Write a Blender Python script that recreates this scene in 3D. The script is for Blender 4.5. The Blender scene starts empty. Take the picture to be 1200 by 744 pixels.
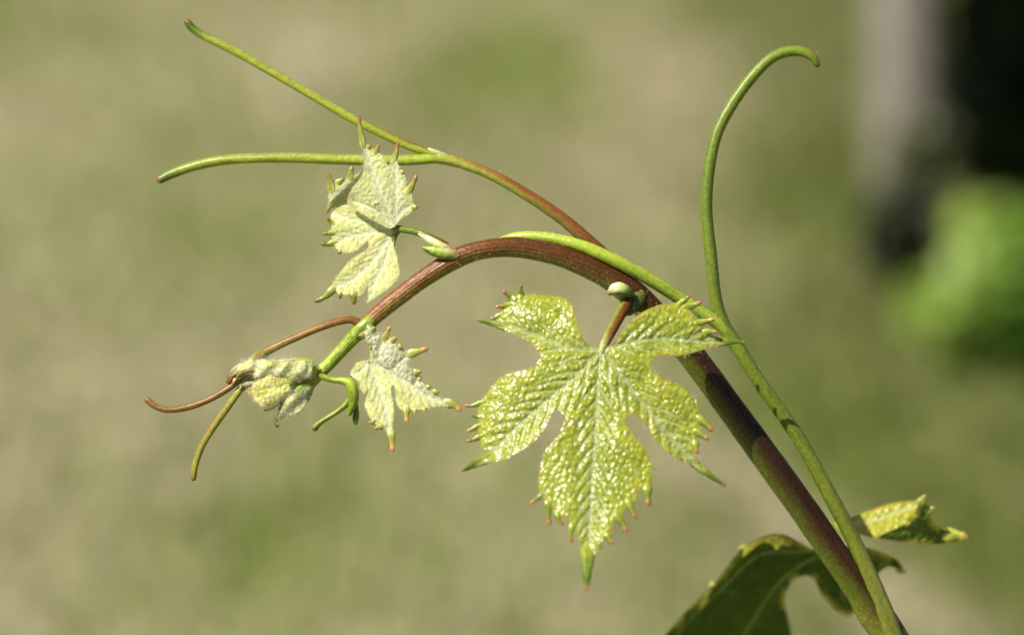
import bpy, math, random
import numpy as np
from mathutils import Vector, Matrix
from mathutils.geometry import delaunay_2d_cdt

R = math.radians
rng = np.random.default_rng(7)
random.seed(7)
scene = bpy.context.scene
COL = scene.collection

# ------------------------------------------------------------------ camera, sky, sun, exposure
CAM_H, PITCH, FOCUS = 1.20, 15.0, 0.458          # metres, degrees down, metres
UNIT = 0.165 / 1200.0                            # the focus plane is 165 mm wide
cam = bpy.data.objects.new('camera', bpy.data.cameras.new('camera'))
COL.objects.link(cam)
cam.location = (0, 0, CAM_H)
cam.rotation_euler = (R(90 - PITCH), 0, 0)
cam.data.lens, cam.data.sensor_width = 100.0, 36.0 * 1.0008
cam.data.clip_start, cam.data.clip_end = 0.02, 2000.0
cam.data.dof.use_dof = True
cam.data.dof.focus_distance = FOCUS
cam.data.dof.aperture_fstop = 10.0
scene.camera = cam

TO_SUN = Vector((-0.50, -0.35, 0.79)).normalized()
world = bpy.data.worlds.new('World'); scene.world = world; world.use_nodes = True
wn = world.node_tree
sky = wn.nodes.new('ShaderNodeTexSky'); sky.sky_type = 'NISHITA'; sky.sun_disc = False
sky.sun_elevation = math.asin(TO_SUN.z)
sky.sun_rotation = math.atan2(TO_SUN.x, TO_SUN.y)
bg = wn.nodes['Background']; bg.inputs[1].default_value = 0.05
wn.links.new(sky.outputs[0], bg.inputs[0])
sun = bpy.data.objects.new('sun', bpy.data.lights.new('sun', 'SUN'))
COL.objects.link(sun)
sun.data.energy, sun.data.angle, sun.data.color = 5.0, R(0.5), (1.0, 0.95, 0.86)
sun.rotation_euler = TO_SUN.to_track_quat('Z', 'Y').to_euler()
vs = scene.view_settings
vs.view_transform, vs.look, vs.exposure, vs.gamma = 'Standard', 'None', 0.55, 1.0
vs.use_curve_mapping = False
scene.cycles.max_bounces = 10
scene.cycles.sample_clamp_indirect = 4.0

# ------------------------------------------------------------------ frames of reference
CR = np.array([1.0, 0, 0])
CU = np.array([0, math.sin(R(PITCH)), math.cos(R(PITCH))])
CB = np.array([0, -math.cos(R(PITCH)), math.sin(R(PITCH))])      # towards the camera
CAM = np.array([0, 0, CAM_H])
MID = CAM - CB * FOCUS                                           # middle of the focus plane
DU = FOCUS / UNIT
def W(p):
    """shoot coordinates (x right, y down, z towards the viewer; 1 = 0.1375 mm) to metres in the world"""
    p = np.atleast_2d(np.asarray(p, float))
    k = (1 - p[:, 2] / DU)[:, None]
    return MID + UNIT * (k * ((p[:, :1] - 600) * CR + (372 - p[:, 1:2]) * CU) + p[:, 2:3] * CB)
def ground_at(px, py):
    d = -CB + ((px - 600) * CR + (372 - py) * CU) / DU
    return CAM + d * (-CAM_H / d[2])

def lin(r, g, b):
    f = lambda c: ((c / 255 + 0.055) / 1.055) ** 2.4 if c > 10 else c / 255 / 12.92
    return np.array([f(r), f(g), f(b)])
def sstep(a, b, x):
    t = np.clip((x - a) / (b - a), 0, 1); return t * t * (3 - 2 * t)

# ------------------------------------------------------------------ value noise in numpy
_tab = rng.random((256, 256))
def noise2(x, y):
    xi, yi = np.floor(x).astype(int), np.floor(y).astype(int)
    fx, fy = x - xi, y - yi
    fx, fy = fx * fx * (3 - 2 * fx), fy * fy * (3 - 2 * fy)
    t = lambda a, b: _tab[a & 255, b & 255]
    return (t(xi, yi) * (1 - fx) + t(xi + 1, yi) * fx) * (1 - fy) + (t(xi, yi + 1) * (1 - fx) + t(xi + 1, yi + 1) * fx) * fy
def fbm(x, y, o=3):
    s = a = 0
    for i in range(o):
        s = s + noise2(x * 2 ** i + 17 * i, y * 2 ** i + 31 * i) * 0.5 ** i; a += 0.5 ** i
    return s / a
def cells(x, y, size, seed):
    """distance to the two nearest of jittered points"""
    g = np.random.default_rng(seed); jx, jy = g.random((128, 128)), g.random((128, 128))
    u, v = x / size, y / size
    iu, iv = np.floor(u).astype(int), np.floor(v).astype(int)
    d1 = np.full(x.shape, 9.0); d2 = d1.copy()
    for a in (-1, 0, 1):
        for b in (-1, 0, 1):
            ca, cb = iu + a, iv + b
            d = np.hypot(ca + .12 + .76 * jx[ca & 127, cb & 127] - u, cb + .12 + .76 * jy[ca & 127, cb & 127] - v)
            m = d < d1
            d2 = np.where(m, d1, np.minimum(d2, d)); d1 = np.where(m, d, d1)
    return d1, d2

# ------------------------------------------------------------------ objects and properties
def link(name, data, parent=None, loc=None):
    o = bpy.data.objects.new(name, data); COL.objects.link(o)
    if parent is not None: o.parent = parent
    if loc is not None: o.location = loc
    return o
def tag(o, label=None, cat=None, group=None, kind=None):
    for k, v in (('label', label), ('category', cat), ('group', group), ('kind', kind)):
        if v: o[k] = v
    return o
def mesh(name, verts, faces, mat, parent=None, cols=None, smooth=True, base=None):
    v = np.asarray(verts, float)
    if base is not None: v = v - base
    me = bpy.data.meshes.new(name)
    me.from_pydata(v.tolist(), [], [tuple(int(i) for i in f) for f in faces])
    me.polygons.foreach_set('use_smooth', [smooth] * len(me.polygons))
    if cols is not None:
        c = np.ones((len(v), 4)); c[:, :3] = cols
        me.color_attributes.new('Col', 'FLOAT_COLOR', 'POINT').data.foreach_set('color', c.ravel())
    me.materials.append(mat); me.update()
    return link(name, me, parent)
def join(parts):
    V, F, C, n = [], [], [], 0
    for v, f, c in parts:
        V.append(v); C.append(c); F += [tuple(i + n for i in q) for q in f]; n += len(v)
    return np.vstack(V), F, np.vstack(C)

# ------------------------------------------------------------------ materials
def nodes(m):
    m.use_nodes = True; t = m.node_tree
    return t, t.nodes, t.links
def plant_mat(name, rough=.4, spec=.5, transl=0., scale=2500., var=.25, bump=.15, sheen=0., tcol=(1.1, 1.15, .5)):
    """colour from the surface's own pigment attribute, broken up by fine noise"""
    m = bpy.data.materials.new(name); t, n, l = nodes(m)
    b = n['Principled BSDF']
    at = n.new('ShaderNodeAttribute'); at.attribute_name = 'Col'
    tc = n.new('ShaderNodeTexCoord')
    nz = n.new('ShaderNodeTexNoise'); nz.inputs['Scale'].default_value = scale; nz.inputs['Detail'].default_value = 4
    l.new(tc.outputs['Object'], nz.inputs['Vector'])
    mr = n.new('ShaderNodeMapRange'); mr.inputs[1].default_value, mr.inputs[2].default_value = .3, .7
    mr.inputs[3].default_value, mr.inputs[4].default_value = 1 - var, 1 + var
    l.new(nz.outputs['Fac'], mr.inputs[0])
    mx = n.new('ShaderNodeVectorMath'); mx.operation = 'SCALE'
    l.new(at.outputs['Color'], mx.inputs[0]); l.new(mr.outputs[0], mx.inputs['Scale'])
    l.new(mx.outputs[0], b.inputs['Base Color'])
    b.inputs['Roughness'].default_value = rough; b.inputs['Specular IOR Level'].default_value = spec
    if sheen:
        b.inputs['Sheen Weight'].default_value = sheen; b.inputs['Sheen Roughness'].default_value = .4
    bp = n.new('ShaderNodeBump'); bp.inputs['Strength'].default_value = bump; bp.inputs['Distance'].default_value = .0002
    l.new(nz.outputs['Fac'], bp.inputs['Height']); l.new(bp.outputs[0], b.inputs['Normal'])
    if transl:
        tr = n.new('ShaderNodeBsdfTranslucent'); mc = n.new('ShaderNodeVectorMath'); mc.operation = 'MULTIPLY'
        mc.inputs[1].default_value = tcol
        l.new(mx.outputs[0], mc.inputs[0]); l.new(mc.outputs[0], tr.inputs['Color'])
        ms = n.new('ShaderNodeMixShader'); ms.inputs[0].default_value = transl
        l.new(b.outputs[0], ms.inputs[1]); l.new(tr.outputs[0], ms.inputs[2])
        l.new(ms.outputs[0], n['Material Output'].inputs['Surface'])
    return m
M_leaf = plant_mat('glossy_young_leaf', .25, .50, .24, 1800, .24, .25, .25)
M_wool = plant_mat('woolly_young_leaf', .6, .3, .30, 3200, .18, .45, .3, (1.05, 1.05, .7))
M_old = plant_mat('older_leaf', .5, .2, .16, 900, .25, .3, tcol=(1.1, 1.2, .2))
M_stem = plant_mat('green_stem', .33, .30, 0, 1900, .34, .45)
M_tend = plant_mat('tendril_skin', .38, .32, 0, 1700, .22, .28)
M_tooth = plant_mat('leaf_tooth', .3, .6, 0, 1500, .2, .1)
M_hair = plant_mat('plant_hair', .5, .4, .3, 500, .05, 0, tcol=(1, 1, 1))
M_bark = plant_mat('cane_bark', .8, .2, 0, 300, .4, .8)

# ================================================================== SETTING
g_tan, g_green, g_dark = np.array([.325, .285, .18]), np.array([.165, .205, .045]), np.array([.095, .115, .024])
def green_amount(x, y):
    """how green the turf is at a spot of the meadow: patches plus a general drift"""
    a = .30 + .9 * (fbm(x * 2.1 + 9, y * .9 + 4, 3) - .5)
    for px, py, sx, sy, w in ((610, 80, .20, .60, .45), (300, 640, .15, .25, .40), (950, 240, .18, .5, .60), (120, 120, .3, .6, -.15), (60, 560, .3, .5, -.05),
                              (960, 500, .13, .40, .60), (520, 520, .2, .3, .15), (960, 640, .2, .2, .20), (1180, 620, .16, .4, .35), (780, 160, .1, .5, -.25), (740, 60, .15, .5, -.2)):
        c = ground_at(px, py)
        a = a + w * np.exp(-((x - c[0]) / sx) ** 2 - ((y - c[1]) / sy) ** 2)
    c, e = ground_at(800, 520)[:2], ground_at(1090, 735)[:2]
    a = a - .7 * np.exp(-(seg_dist(np.column_stack([x, y]), np.array([c, e])) / .07) ** 2)
    return np.clip(a, 0, 1)
def dark_amount(x, y):
    """darker turf colour towards the right, except along the pale strip"""
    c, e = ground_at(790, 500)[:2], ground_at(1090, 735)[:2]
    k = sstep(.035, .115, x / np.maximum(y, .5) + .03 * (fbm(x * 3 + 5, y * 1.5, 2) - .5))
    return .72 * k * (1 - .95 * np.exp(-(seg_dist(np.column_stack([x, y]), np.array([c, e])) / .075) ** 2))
def seg_dist(pts, line):
    d = np.full(len(pts), 1e9)
    for a, b in zip(line[:-1], line[1:]):
        ab = b - a; t = np.clip(((pts - a) @ ab) / (ab @ ab + 1e-12), 0, 1)
        d = np.minimum(d, np.linalg.norm(pts - a - t[:, None] * ab, axis=1))
    return d
def ground():
    gx = np.concatenate([[-400, -60, -12], np.linspace(-3, 3, 110), [12, 60, 400]])
    gy = np.concatenate([[-400, -60, -8], np.linspace(.5, 12, 200), [20, 60, 400]])
    X, Y = np.meshgrid(gx, gy); n = len(gx); x, y = X.ravel(), Y.ravel()
    near = (np.abs(x) < 4) & (y > 0) & (y < 13)
    z = np.where(near, .03 * (fbm(x * 2, y * 2, 3) - .5), 0)
    ga = np.where(near, green_amount(x, y), .35)[:, None]
    c = (g_tan * .95 * (1 - ga) + g_green * 1.0 * ga) * (.85 + .3 * fbm(x * 1.7 + 50, y * 1.1, 3))[:, None]
    dk = np.where(near, dark_amount(x, y), .3)[:, None]; c = c * (1 - dk) + g_dark * dk
    f = [(j * n + i, j * n + i + 1, (j + 1) * n + i + 1, (j + 1) * n + i) for j in range(len(gy) - 1) for i in range(n - 1)]
    m = plant_mat('dry_meadow_soil', .95, .1, 0, 35, .35, .5)
    tag(mesh('ground', np.column_stack([x, y, z]), f, m, cols=c), 'dry straw coloured meadow floor behind the vine shoot', 'ground', kind='structure')
ground()

def grass():
    n = 85000
    y = 1.6 + 9.5 * rng.random(n) ** .8
    x = (rng.random(n) - .5) * (1.0 + .62 * y)
    ga = green_amount(x, y)
    isg = rng.random(n) < ga
    h = np.where(isg, .025 + .045 * rng.random(n), .012 + .03 * rng.random(n))
    w = .0022 + .0022 * rng.random(n)
    az, ln = rng.random(n) * 6.283, np.where(isg, .35, .9) * rng.random(n) * h * 1.6
    dx, dy = np.cos(az), np.sin(az); sx, sy = -dy * w, dx * w
    z = np.zeros(n)
    P = lambda t, k, q: np.stack([x + dx * ln * t + sx * k, y + dy * ln * t + sy * k, h * q + z], 1)
    v = np.stack([P(0, -1, -.05), P(0, 1, -.05), P(.4, .8, .6), P(.4, -.8, .6), P(1, 0, 1 - .15)], 1).reshape(-1, 3)
    i = np.arange(n) * 5
    f4 = np.stack([i, i + 1, i + 2, i + 3], 1); f3 = np.stack([i + 3, i + 2, i + 4], 1)
    br = (.75 + .5 * rng.random(n))[:, None]
    c = np.where(isg[:, None], g_green * [1.05, 1.1, .9], g_tan * 1.12)
    c = np.where((rng.random(n) < dark_amount(x, y))[:, None], g_dark * 1.1, c) * br
    mt = plant_mat('meadow_grass', .7, .2, .25, 30, .15, 0)
    me = bpy.data.meshes.new('grass')
    me.from_pydata(v.tolist(), [], f4.tolist() + f3.tolist())
    cc = np.ones((n * 5, 4)); cc[:, :3] = np.repeat(c, 5, 0)
    me.color_attributes.new('Col', 'FLOAT_COLOR', 'POINT').data.foreach_set('color', cc.ravel())
    me.materials.append(mt)
    tag(link('grass', me), 'short dry and green grass blades covering the meadow', 'grass', kind='stuff')
grass()

# ------------------------------------------------------------------ post and bushes behind
def post():
    b = ground_at(1060, 300); nr, ns = 40, 28
    v, c = [], []
    for i in range(nr):
        h = -.15 + 1.75 * i / (nr - 1)
        for k in range(ns):
            a = 6.2832 * k / ns
            r = .060 + .006 * noise2(np.array(a * 2.2 + 5), np.array(h * 1.2)) + .004 * math.sin(a * 5 + h) - .008 * max(0, math.cos(a * 3 + .6 * h) - .8) * 4
            v.append((b[0] + r * math.cos(a) + -.05 * (h - .1), b[1] + r * math.sin(a), h))
            g = .75 + .5 * float(noise2(np.array(a * 6.), np.array(h * 3)))
            c.append(np.array([.22, .195, .165]) * g)
    f = [(i * ns + k, i * ns + (k + 1) % ns, (i + 1) * ns + (k + 1) % ns, (i + 1) * ns + k) for i in range(nr - 1) for k in range(ns)]
    f.append(tuple((nr - 1) * ns + k for k in range(ns)))
    tag(mesh('wooden_post', v, f, plant_mat('weathered_wood', .85, .2, 0, 60, .3, .6), cols=np.array(c)),
        'weathered grey wooden vineyard post standing in front of the dark hedge', 'post')
post()

def leaf_cloud(pos, size, c0, c1, up=.5, g=rng, lean=0.):
    """folded six-point leaves at the given positions"""
    n = len(pos)
    d = g.normal(size=(n, 3)); d[:, 2] *= .5; d /= np.linalg.norm(d, axis=1)[:, None]
    nn = g.normal(size=(n, 3)); nn[:, 2] += up * 2; nn[:, 1] -= lean; nn[:, 0] -= lean; nn -= d * (nn * d).sum(1)[:, None]; nn /= np.linalg.norm(nn, axis=1)[:, None]
    s = np.cross(d, nn); L = (size * (.6 + .8 * g.random(n)))[:, None]
    Q = lambda a, b, e: pos + d * L * a + s * L * b + nn * L * e
    v = np.stack([Q(-.5, 0, 0), Q(-.15, .42, .12), Q(.25, .30, .10), Q(.55, 0, -.08), Q(.25, -.30, .10), Q(-.15, -.42, .12)], 1).reshape(-1, 3)
    i = np.arange(n) * 6
    f = np.concatenate([np.stack([i, i + 1, i + 2, i + 3], 1), np.stack([i, i + 3, i + 4, i + 5], 1)])
    t = g.random(n)[:, None]
    return v, f, np.repeat(np.asarray(c0) * (1 - t) + np.asarray(c1) * t, 6, 0)
def simple_tube(pts, rad, ns=8):
    pts = np.asarray(pts, float); v = []
    for i, p in enumerate(pts):
        t = pts[min(i + 1, len(pts) - 1)] - pts[max(i - 1, 0)]; t /= np.linalg.norm(t)
        a = np.cross(t, [0.3, .9, .2]); a /= np.linalg.norm(a); b = np.cross(t, a)
        for k in range(ns):
            q = 6.2832 * k / ns; v.append(p + rad[i] * (a * math.cos(q) + b * math.sin(q)))
    f = [(i * ns + k, i * ns + (k + 1) % ns, (i + 1) * ns + (k + 1) % ns, (i + 1) * ns + k) for i in range(len(pts) - 1) for k in range(ns)]
    f.append(tuple((len(pts) - 1) * ns + k for k in range(ns)))
    return np.array(v), f

M_bushleaf = plant_mat('hedge_leaf', .45, .4, .2, 20, .25, 0)
M_weedleaf = plant_mat('weed_leaf', .45, .4, .3, 30, .2, 0)
def hedge():
    g = np.random.default_rng(3)
    base = np.array([1.55, 5.9, 0])
    root = link('hedge_bush', None, loc=base)
    tag(root, 'dense dark green hedge bush with shaded base behind the wooden post', 'bush')
    # upright body and a wide overhanging top, out of view, shaped to shade it
    n1, n2 = 11000, 17000
    a = g.random((n1, 3)); p1 = np.stack([.90 + 1.9 * a[:, 0], 5.3 + 1.4 * a[:, 1], .0 + 1.0 * a[:, 2]], 1)
    p1[:, 0] += .12 * np.sin(p1[:, 2] * 7 + p1[:, 1] * 3); p1[:, 1] -= .12 * np.sin(p1[:, 2] * 5 + p1[:, 0] * 6)
    d = g.normal(size=(n2, 3)); d /= np.linalg.norm(d, axis=1)[:, None]; r = g.random(n2) ** (1 / 2.2)
    p2 = np.array([1.60, 5.40, 1.15]) + d * r[:, None] * np.array([1.45, 1.25, .50])
    p2 += .10 * np.sin(p2[:, [1, 2, 0]] * 6)
    pos = np.vstack([p1, p2[p2[:, 2] > .62]])
    v, f, c = leaf_cloud(pos, .085, (.016, .028, .007), (.04, .065, .016), .6, g)
    mesh('crown', v, f, M_bushleaf, root, c, False, base)
    for k in range(4):
        x, y = 1.1 + .38 * k, 5.75 + .25 * math.sin(k * 2.1)
        v, f = simple_tube([(x, y, -.1), (x + .03, y, .3), (x - .02, y + .04, .7), (x + .05, y, 1.15)], [.035, .028, .022, .012])
        mesh('trunk', v, f, M_bark, root, np.tile([.09, .075, .06], (len(v), 1)), True, base)
hedge()
def weed(px, py, w, h, n, c0, c1, label, seed, size=.05):
    g = np.random.default_rng(seed); b = ground_at(px, py); b[2] = 0
    root = link('weed_plant', None, loc=b)
    tag(root, label, 'weed')
    d = g.normal(size=(n, 3)); d /= np.linalg.norm(d, axis=1)[:, None]; r = g.random(n) ** (1 / 3)
    cl = g.normal(size=(7, 3)); cl /= np.linalg.norm(cl, axis=1)[:, None]; cl = cl * .62; which = g.integers(0, 7, n)
    pos = b + np.array([0, 0, h * .52]) + (cl[which] + d * r[:, None] * (.30 + .25 * g.random(7))[which][:, None]) * np.array([w, w * .8, h * .52])
    pos[:, 2] = np.maximum(pos[:, 2], .005)
    v, f, c = leaf_cloud(pos, size, c0, c1, 1.2, g, 1.0)
    mesh('foliage', v, f, M_weedleaf, root, c, False, b)
    for k in range(5):
        e = b + np.array([w * .7 * math.cos(k * 1.3), w * .5 * math.sin(k * 1.3), h * .8])
        v, f = simple_tube([b + [0, 0, -.02], (b + e) / 2 + [0, 0, .02], e], [.004, .003, .002], 6)
        mesh('stem', v, f, M_weedleaf, root, np.tile([.12, .17, .04], (len(v), 1)), True, b)
weed(1152, 432, .115, .25, 300, (.25, .37, .06), (.38, .50, .11), 'bright sunlit yellow green leafy weed in front of the hedge', 11, .065)
weed(1222, 445, .10, .30, 300, (.07, .18, .015), (.16, .30, .03), 'mid green leafy weed leaning against the brightest weed', 12, .06)
weed(1052, 330, .075, .13, 420, (.012, .02, .006), (.03, .04, .012), 'low blackish green weed tuft at the foot of the wooden post', 13, .04)
weed(1058, 312, .085, .27, 330, (.075, .09, .035), (.15, .16, .07), 'grey green wispy weed growing up against the wooden post', 14, .035)

# ================================================================== THE VINE SHOOT
BASE = W([(1130, 7900, -1500)])[0]; BASE[2] = 0
shoot = link('grapevine_shoot', None, loc=BASE)
tag(shoot, 'young arching grapevine shoot with tendrils and fresh yellow green leaves', 'grapevine')

def resample(pts, step):
    """Catmull-Rom through rows of numbers"""
    p = np.asarray(pts, float); p = np.vstack([2 * p[0] - p[1], p, 2 * p[-1] - p[-2]]); out = []
    for i in range(1, len(p) - 2):
        n = max(1, int(np.linalg.norm(p[i + 1, :2] - p[i, :2]) / step))
        t = (np.arange(n) / n)[:, None]
        out.append(.5 * (2 * p[i] + (p[i + 1] - p[i - 1]) * t + (2 * p[i - 1] - 5 * p[i] + 4 * p[i + 1] - p[i + 2]) * t ** 2
                         + (3 * p[i] - p[i - 1] - 3 * p[i + 1] + p[i + 2]) * t ** 3))
    out.append(p[-2:-1]); return np.vstack(out)
def tube(path, stops, step=3., ns=20, ridge=0., nridge=7, wob=.04, round_end=True, flat=1., soft=.35, crinkle=0., closed_start=True, grain=.15, seed=1, aim=(.30, .95)):
    """path rows (x, y, z, radius); stops (t, upper colour, lower colour, threshold); returns verts, faces, colours"""
    p = resample(path, step); c, r = p[:, :3].copy(), p[:, 3].copy()
    if round_end:                                      # a dome on the far end
        t = c[-1] - c[-2]; t /= np.linalg.norm(t)
        for k in (.35, .65, .86, .97, 1.0):
            c = np.vstack([c, p[-1, :3] + t * r[len(p) - 1] * k]); r = np.append(r, max(.05, p[-1, 3] * math.sqrt(max(0, 1 - k * k))))
    n = len(c); d = np.gradient(c, axis=0)
    d /= np.maximum(np.linalg.norm(d, axis=1), 1e-9)[:, None]
    s = np.stack([d[:, 1], -d[:, 0], np.zeros(n)], 1); s /= np.maximum(np.linalg.norm(s, axis=1), 1e-6)[:, None]
    b = np.cross(d, s)
    L = np.concatenate([[0], np.cumsum(np.linalg.norm(np.diff(c, axis=0), axis=1))]); tt = L / L[-1]
    th = np.arange(ns) * 2 * np.pi / ns
    TH, LL = np.meshgrid(th, L)
    rr = r[:, None] * (1 + ridge * np.cos(nridge * TH + .004 * LL) + wob * (fbm(LL / 14 + seed * 7, np.cos(TH) * 1.5 + 3 + seed, 2) - .5) * 2
                         + crinkle * 2 * (fbm(LL / 5 + seed * 3, 4 * np.cos(TH) + 2 * np.sin(TH) + 20, 3) - .5))
    nx = np.cos(TH)[..., None] * s[:, None] + np.sin(TH)[..., None] * b[:, None]
    off = np.cos(TH)[..., None] * s[:, None] + flat * np.sin(TH)[..., None] * b[:, None]
    v = (c[:, None] + rr[..., None] * off).reshape(-1, 3)
    u = (nx[..., 0] * aim[0] - nx[..., 1] * aim[1]) / math.hypot(*aim)
    ts = [q[0] for q in stops]
    pick = lambda j: np.stack([np.interp(tt, ts, [q[j][k] for q in stops]) for k in range(3)], 1)[:, None]
    thr = np.interp(tt, ts, [q[3] for q in stops])[:, None]
    streak = noise2(TH * 4.5 + 11 * seed, LL / 60) - .5
    blot = fbm(LL / 22 + seed, TH * 1.2, 3) - .5
    m = sstep(-soft, soft, u - thr + .35 * streak + .45 * blot)[..., None]
    col = pick(1) * m + pick(2) * (1 - m)
    col = col * (1 + grain * 2 * streak[..., None]) * (1 + grain * 1.4 * blot[..., None])
    f = [(i * ns + k, (i + 1) * ns + k, (i + 1) * ns + (k + 1) % ns, i * ns + (k + 1) % ns) for i in range(n - 1) for k in range(ns)]
    f.append(tuple((n - 1) * ns + k for k in range(ns)))
    if closed_start: f.append(tuple(ns - 1 - k for k in range(ns)))
    return v, f, col.reshape(-1, 3)
def put(name, parts, mat, parent=None, label=None):
    v, f, c = parts if isinstance(parts, tuple) else join(parts)
    o = mesh(name, W(v), f, mat, parent or shoot, np.clip(c, 0, 1), True, BASE)
    if label: o['label'] = label
    return o
def hairs(name, pts, dirs, length, width, parent, col=(.75, .75, .62), seed=5):
    """fine tapering hairs, each a thin three-sided needle with a bend"""
    g = np.random.default_rng(seed); n = len(pts)
    L = (length * (.4 + 1.0 * g.random(n)))[:, None]
    d = np.asarray(dirs, float) + .55 * g.normal(size=(n, 3)); d /= np.linalg.norm(d, axis=1)[:, None]
    d2 = d + .7 * g.normal(size=(n, 3)); d2 /= np.linalg.norm(d2, axis=1)[:, None]
    a = np.cross(d, g.normal(size=(n, 3))); a /= np.linalg.norm(a, axis=1)[:, None]; b = np.cross(d, a)
    p = np.asarray(pts, float); m = p + d * L * .5; e = m + d2 * L * .5; w = width
    rows = [p + a * w, p - .5 * a * w + .87 * b * w, p - .5 * a * w - .87 * b * w,
            m + .7 * a * w, m - .35 * a * w + .6 * b * w, m - .35 * a * w - .6 * b * w, e]
    v = np.stack(rows, 1).reshape(-1, 3); i = (np.arange(n) * 7)[:, None]
    f = np.concatenate([i + np.array(q) for q in ([0, 1, 4, 3], [1, 2, 5, 4], [2, 0, 3, 5])]).tolist()
    f += np.concatenate([i + np.array(q) for q in ([3, 4, 6], [4, 5, 6], [5, 3, 6])]).tolist()
    o = mesh(name, W(v), f, M_hair, parent, np.tile(col, (len(v), 1)), True, BASE); o['kind'] = 'stuff'
    return o

# pigments
RED, PURPLE, COPPER = np.array([.105, .038, .009]), np.array([.034, .013, .004]), np.array([.19, .065, .014])
GREEN, LIME, OLIVE, PALE = np.array([.14, .19, .014]), np.array([.33, .42, .04]), np.array([.20, .21, .03]), np.array([.52, .55, .20])
DKG = np.array([.07, .12, .015]); TIP = np.array([.52, .19, .08]); BROWN = np.array([.20, .09, .03])

# ------------------------------------------------------------------ main stem
STEM = [(1085, 815, -72, 18), (1046, 748, -66, 19), (1025, 718, -63, 20), (1008, 692, -59, 17.2), (987, 662, -54, 16.5), (947, 604, -48, 16.5), (901, 540, -40, 16.5), (856, 478, -34, 16), (812, 418, -28, 15.5),
        (786, 388, -24, 15.5), (768, 370, -21, 15.5), (748, 350, -18, 16.2), (728, 334, -14, 15.5), (705, 320, -11, 14), (680, 309, -9, 13), (650, 298, -6, 12.4), (604, 290, -3, 11.7), (565, 293, 0, 11),
        (535, 303, 0, 11.5), (500, 324, 0, 10.5), (465, 350, 0, 10), (438, 372, 0, 9.2), (424, 385, 0, 9.5), (408, 402, 0, 7.8), (385, 427, 0, 7.2),
        (368, 442, 0, 8.5), (354, 458, 0, 8), (346, 468, -1, 5)]
st = [(0, RED, OLIVE * .9, .30), (.045, OLIVE * .9, OLIVE * 1.1, .0), (.075, np.array([.070, .034, .006]), OLIVE * .9, -.1), (.13, np.array([.040, .018, .004]), GREEN * .75, -.30), (.25, np.array([.030, .010, .004]), GREEN * .55, -.42), (.40, PURPLE, GREEN * .5, -.40),
      (.46, PURPLE * 1.1, GREEN * .7, -.4), (.60, RED * .7, OLIVE * .6, -.45), (.70, RED, OLIVE * .7, -.5), (.80, COPPER * .9, OLIVE * .9, -.4),
      (.87, COPPER * 1.15, OLIVE * 1.0, -.2), (.90, GREEN * 1.5, GREEN * 1.3, .0), (.93, LIME * 1.0, GREEN * 1.0, .1), (1, LIME * 1.1, LIME, .2)]
put('stem', tube(STEM, st, 2.5, 64, .026, 17, .03, seed=2, soft=.6), M_stem, label='arching main stem, purple red above and green below')
cane = [(1083, 812, -71.5, 17.6), (1130, 900, -85, 18), (1220, 1150, -130, 20), (1300, 1800, -300, 24), (1290, 3500, -700, 32), (1200, 6000, -1200, 42), (1130, 8300, -1560, 55)]
put('cane', tube(cane, [(0, RED, GREEN * .9, .3), (.05, RED, OLIVE * .7, .2), (.2, np.array([.12, .07, .04]), np.array([.12, .08, .05]), 0), (1, np.array([.10, .07, .045]), np.array([.1, .07, .05]), 0)],
                 30, 18, .03, 7), M_bark, label='woody brown cane carrying the green shoot')

# ------------------------------------------------------------------ tendrils
t1 = [(752, 346, -24, 8), (728, 319, -25, 8.5), (692, 285, -28, 8), (660, 257, -30, 7.4), (620, 230, -32, 7), (580, 207, -34, 6.4), (545, 193, -36, 6.2), (515, 184, -38, 6.6)]
t1a = [(535, 190, -36, 5.2), (512, 182, -38, 5.6), (490, 175, -39, 5.2), (470, 167, -40, 5.2), (430, 148, -42, 5.2), (400, 132, -44, 5), (340, 97, -50, 4.9), (280, 63, -58, 4.8), (240, 43, -64, 4.7), (226, 34, -66, 4.8), (220, 27, -66, 4.4)]
t1b = [(540, 192, -36, 5.2), (512, 186, -37, 6.2), (485, 187.5, -38, 6.4), (450, 188, -40, 6.3), (400, 187, -44, 6.2), (330, 185, -50, 6.0), (270, 187, -56, 6), (230, 194, -60, 6), (203, 203, -62, 5.7), (188, 210, -62, 5.2)]
YG = np.array([.27, .32, .03])
put('tendril', [tube(t1, [(0, PURPLE * 1.4, RED * .8, -.1), (.2, RED * 1.2, COPPER * .9, -.2), (.45, COPPER * 1.0, COPPER * .5 + OLIVE * .5, -.1), (.65, COPPER * 1.05, OLIVE * 1.2, .1), (.85, COPPER * .8 + OLIVE * .4, OLIVE * 1.4, .25), (1, OLIVE * 1.5, OLIVE * 1.5, .3)], 3, 24, .02, 5, .06, True, seed=3),
                tube(t1a, [(0, PALE * .8, OLIVE * 1.3, .3), (.06, PALE, OLIVE * 1.3, .2), (.10, COPPER, YG, .55), (.4, OLIVE * 1.4, YG, .3), (.9, YG * .85, YG * .85, 0), (.97, DKG, DKG, 0), (1, BROWN, DKG, 0)], 3, 20, .02, 5, .06, seed=4),
                tube(t1b, [(0, OLIVE * 1.4, OLIVE * 1.3, .3), (.1, YG * .95, YG, .3), (.9, YG * .8, YG * .85, 0), (.97, DKG * 1.5, DKG, 0), (1, BROWN, BROWN, 0)], 3, 20, .02, 5, .06, seed=5)],
    M_tend, label='long forked tendril reaching out past the upper leaf, red at its foot')
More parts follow.
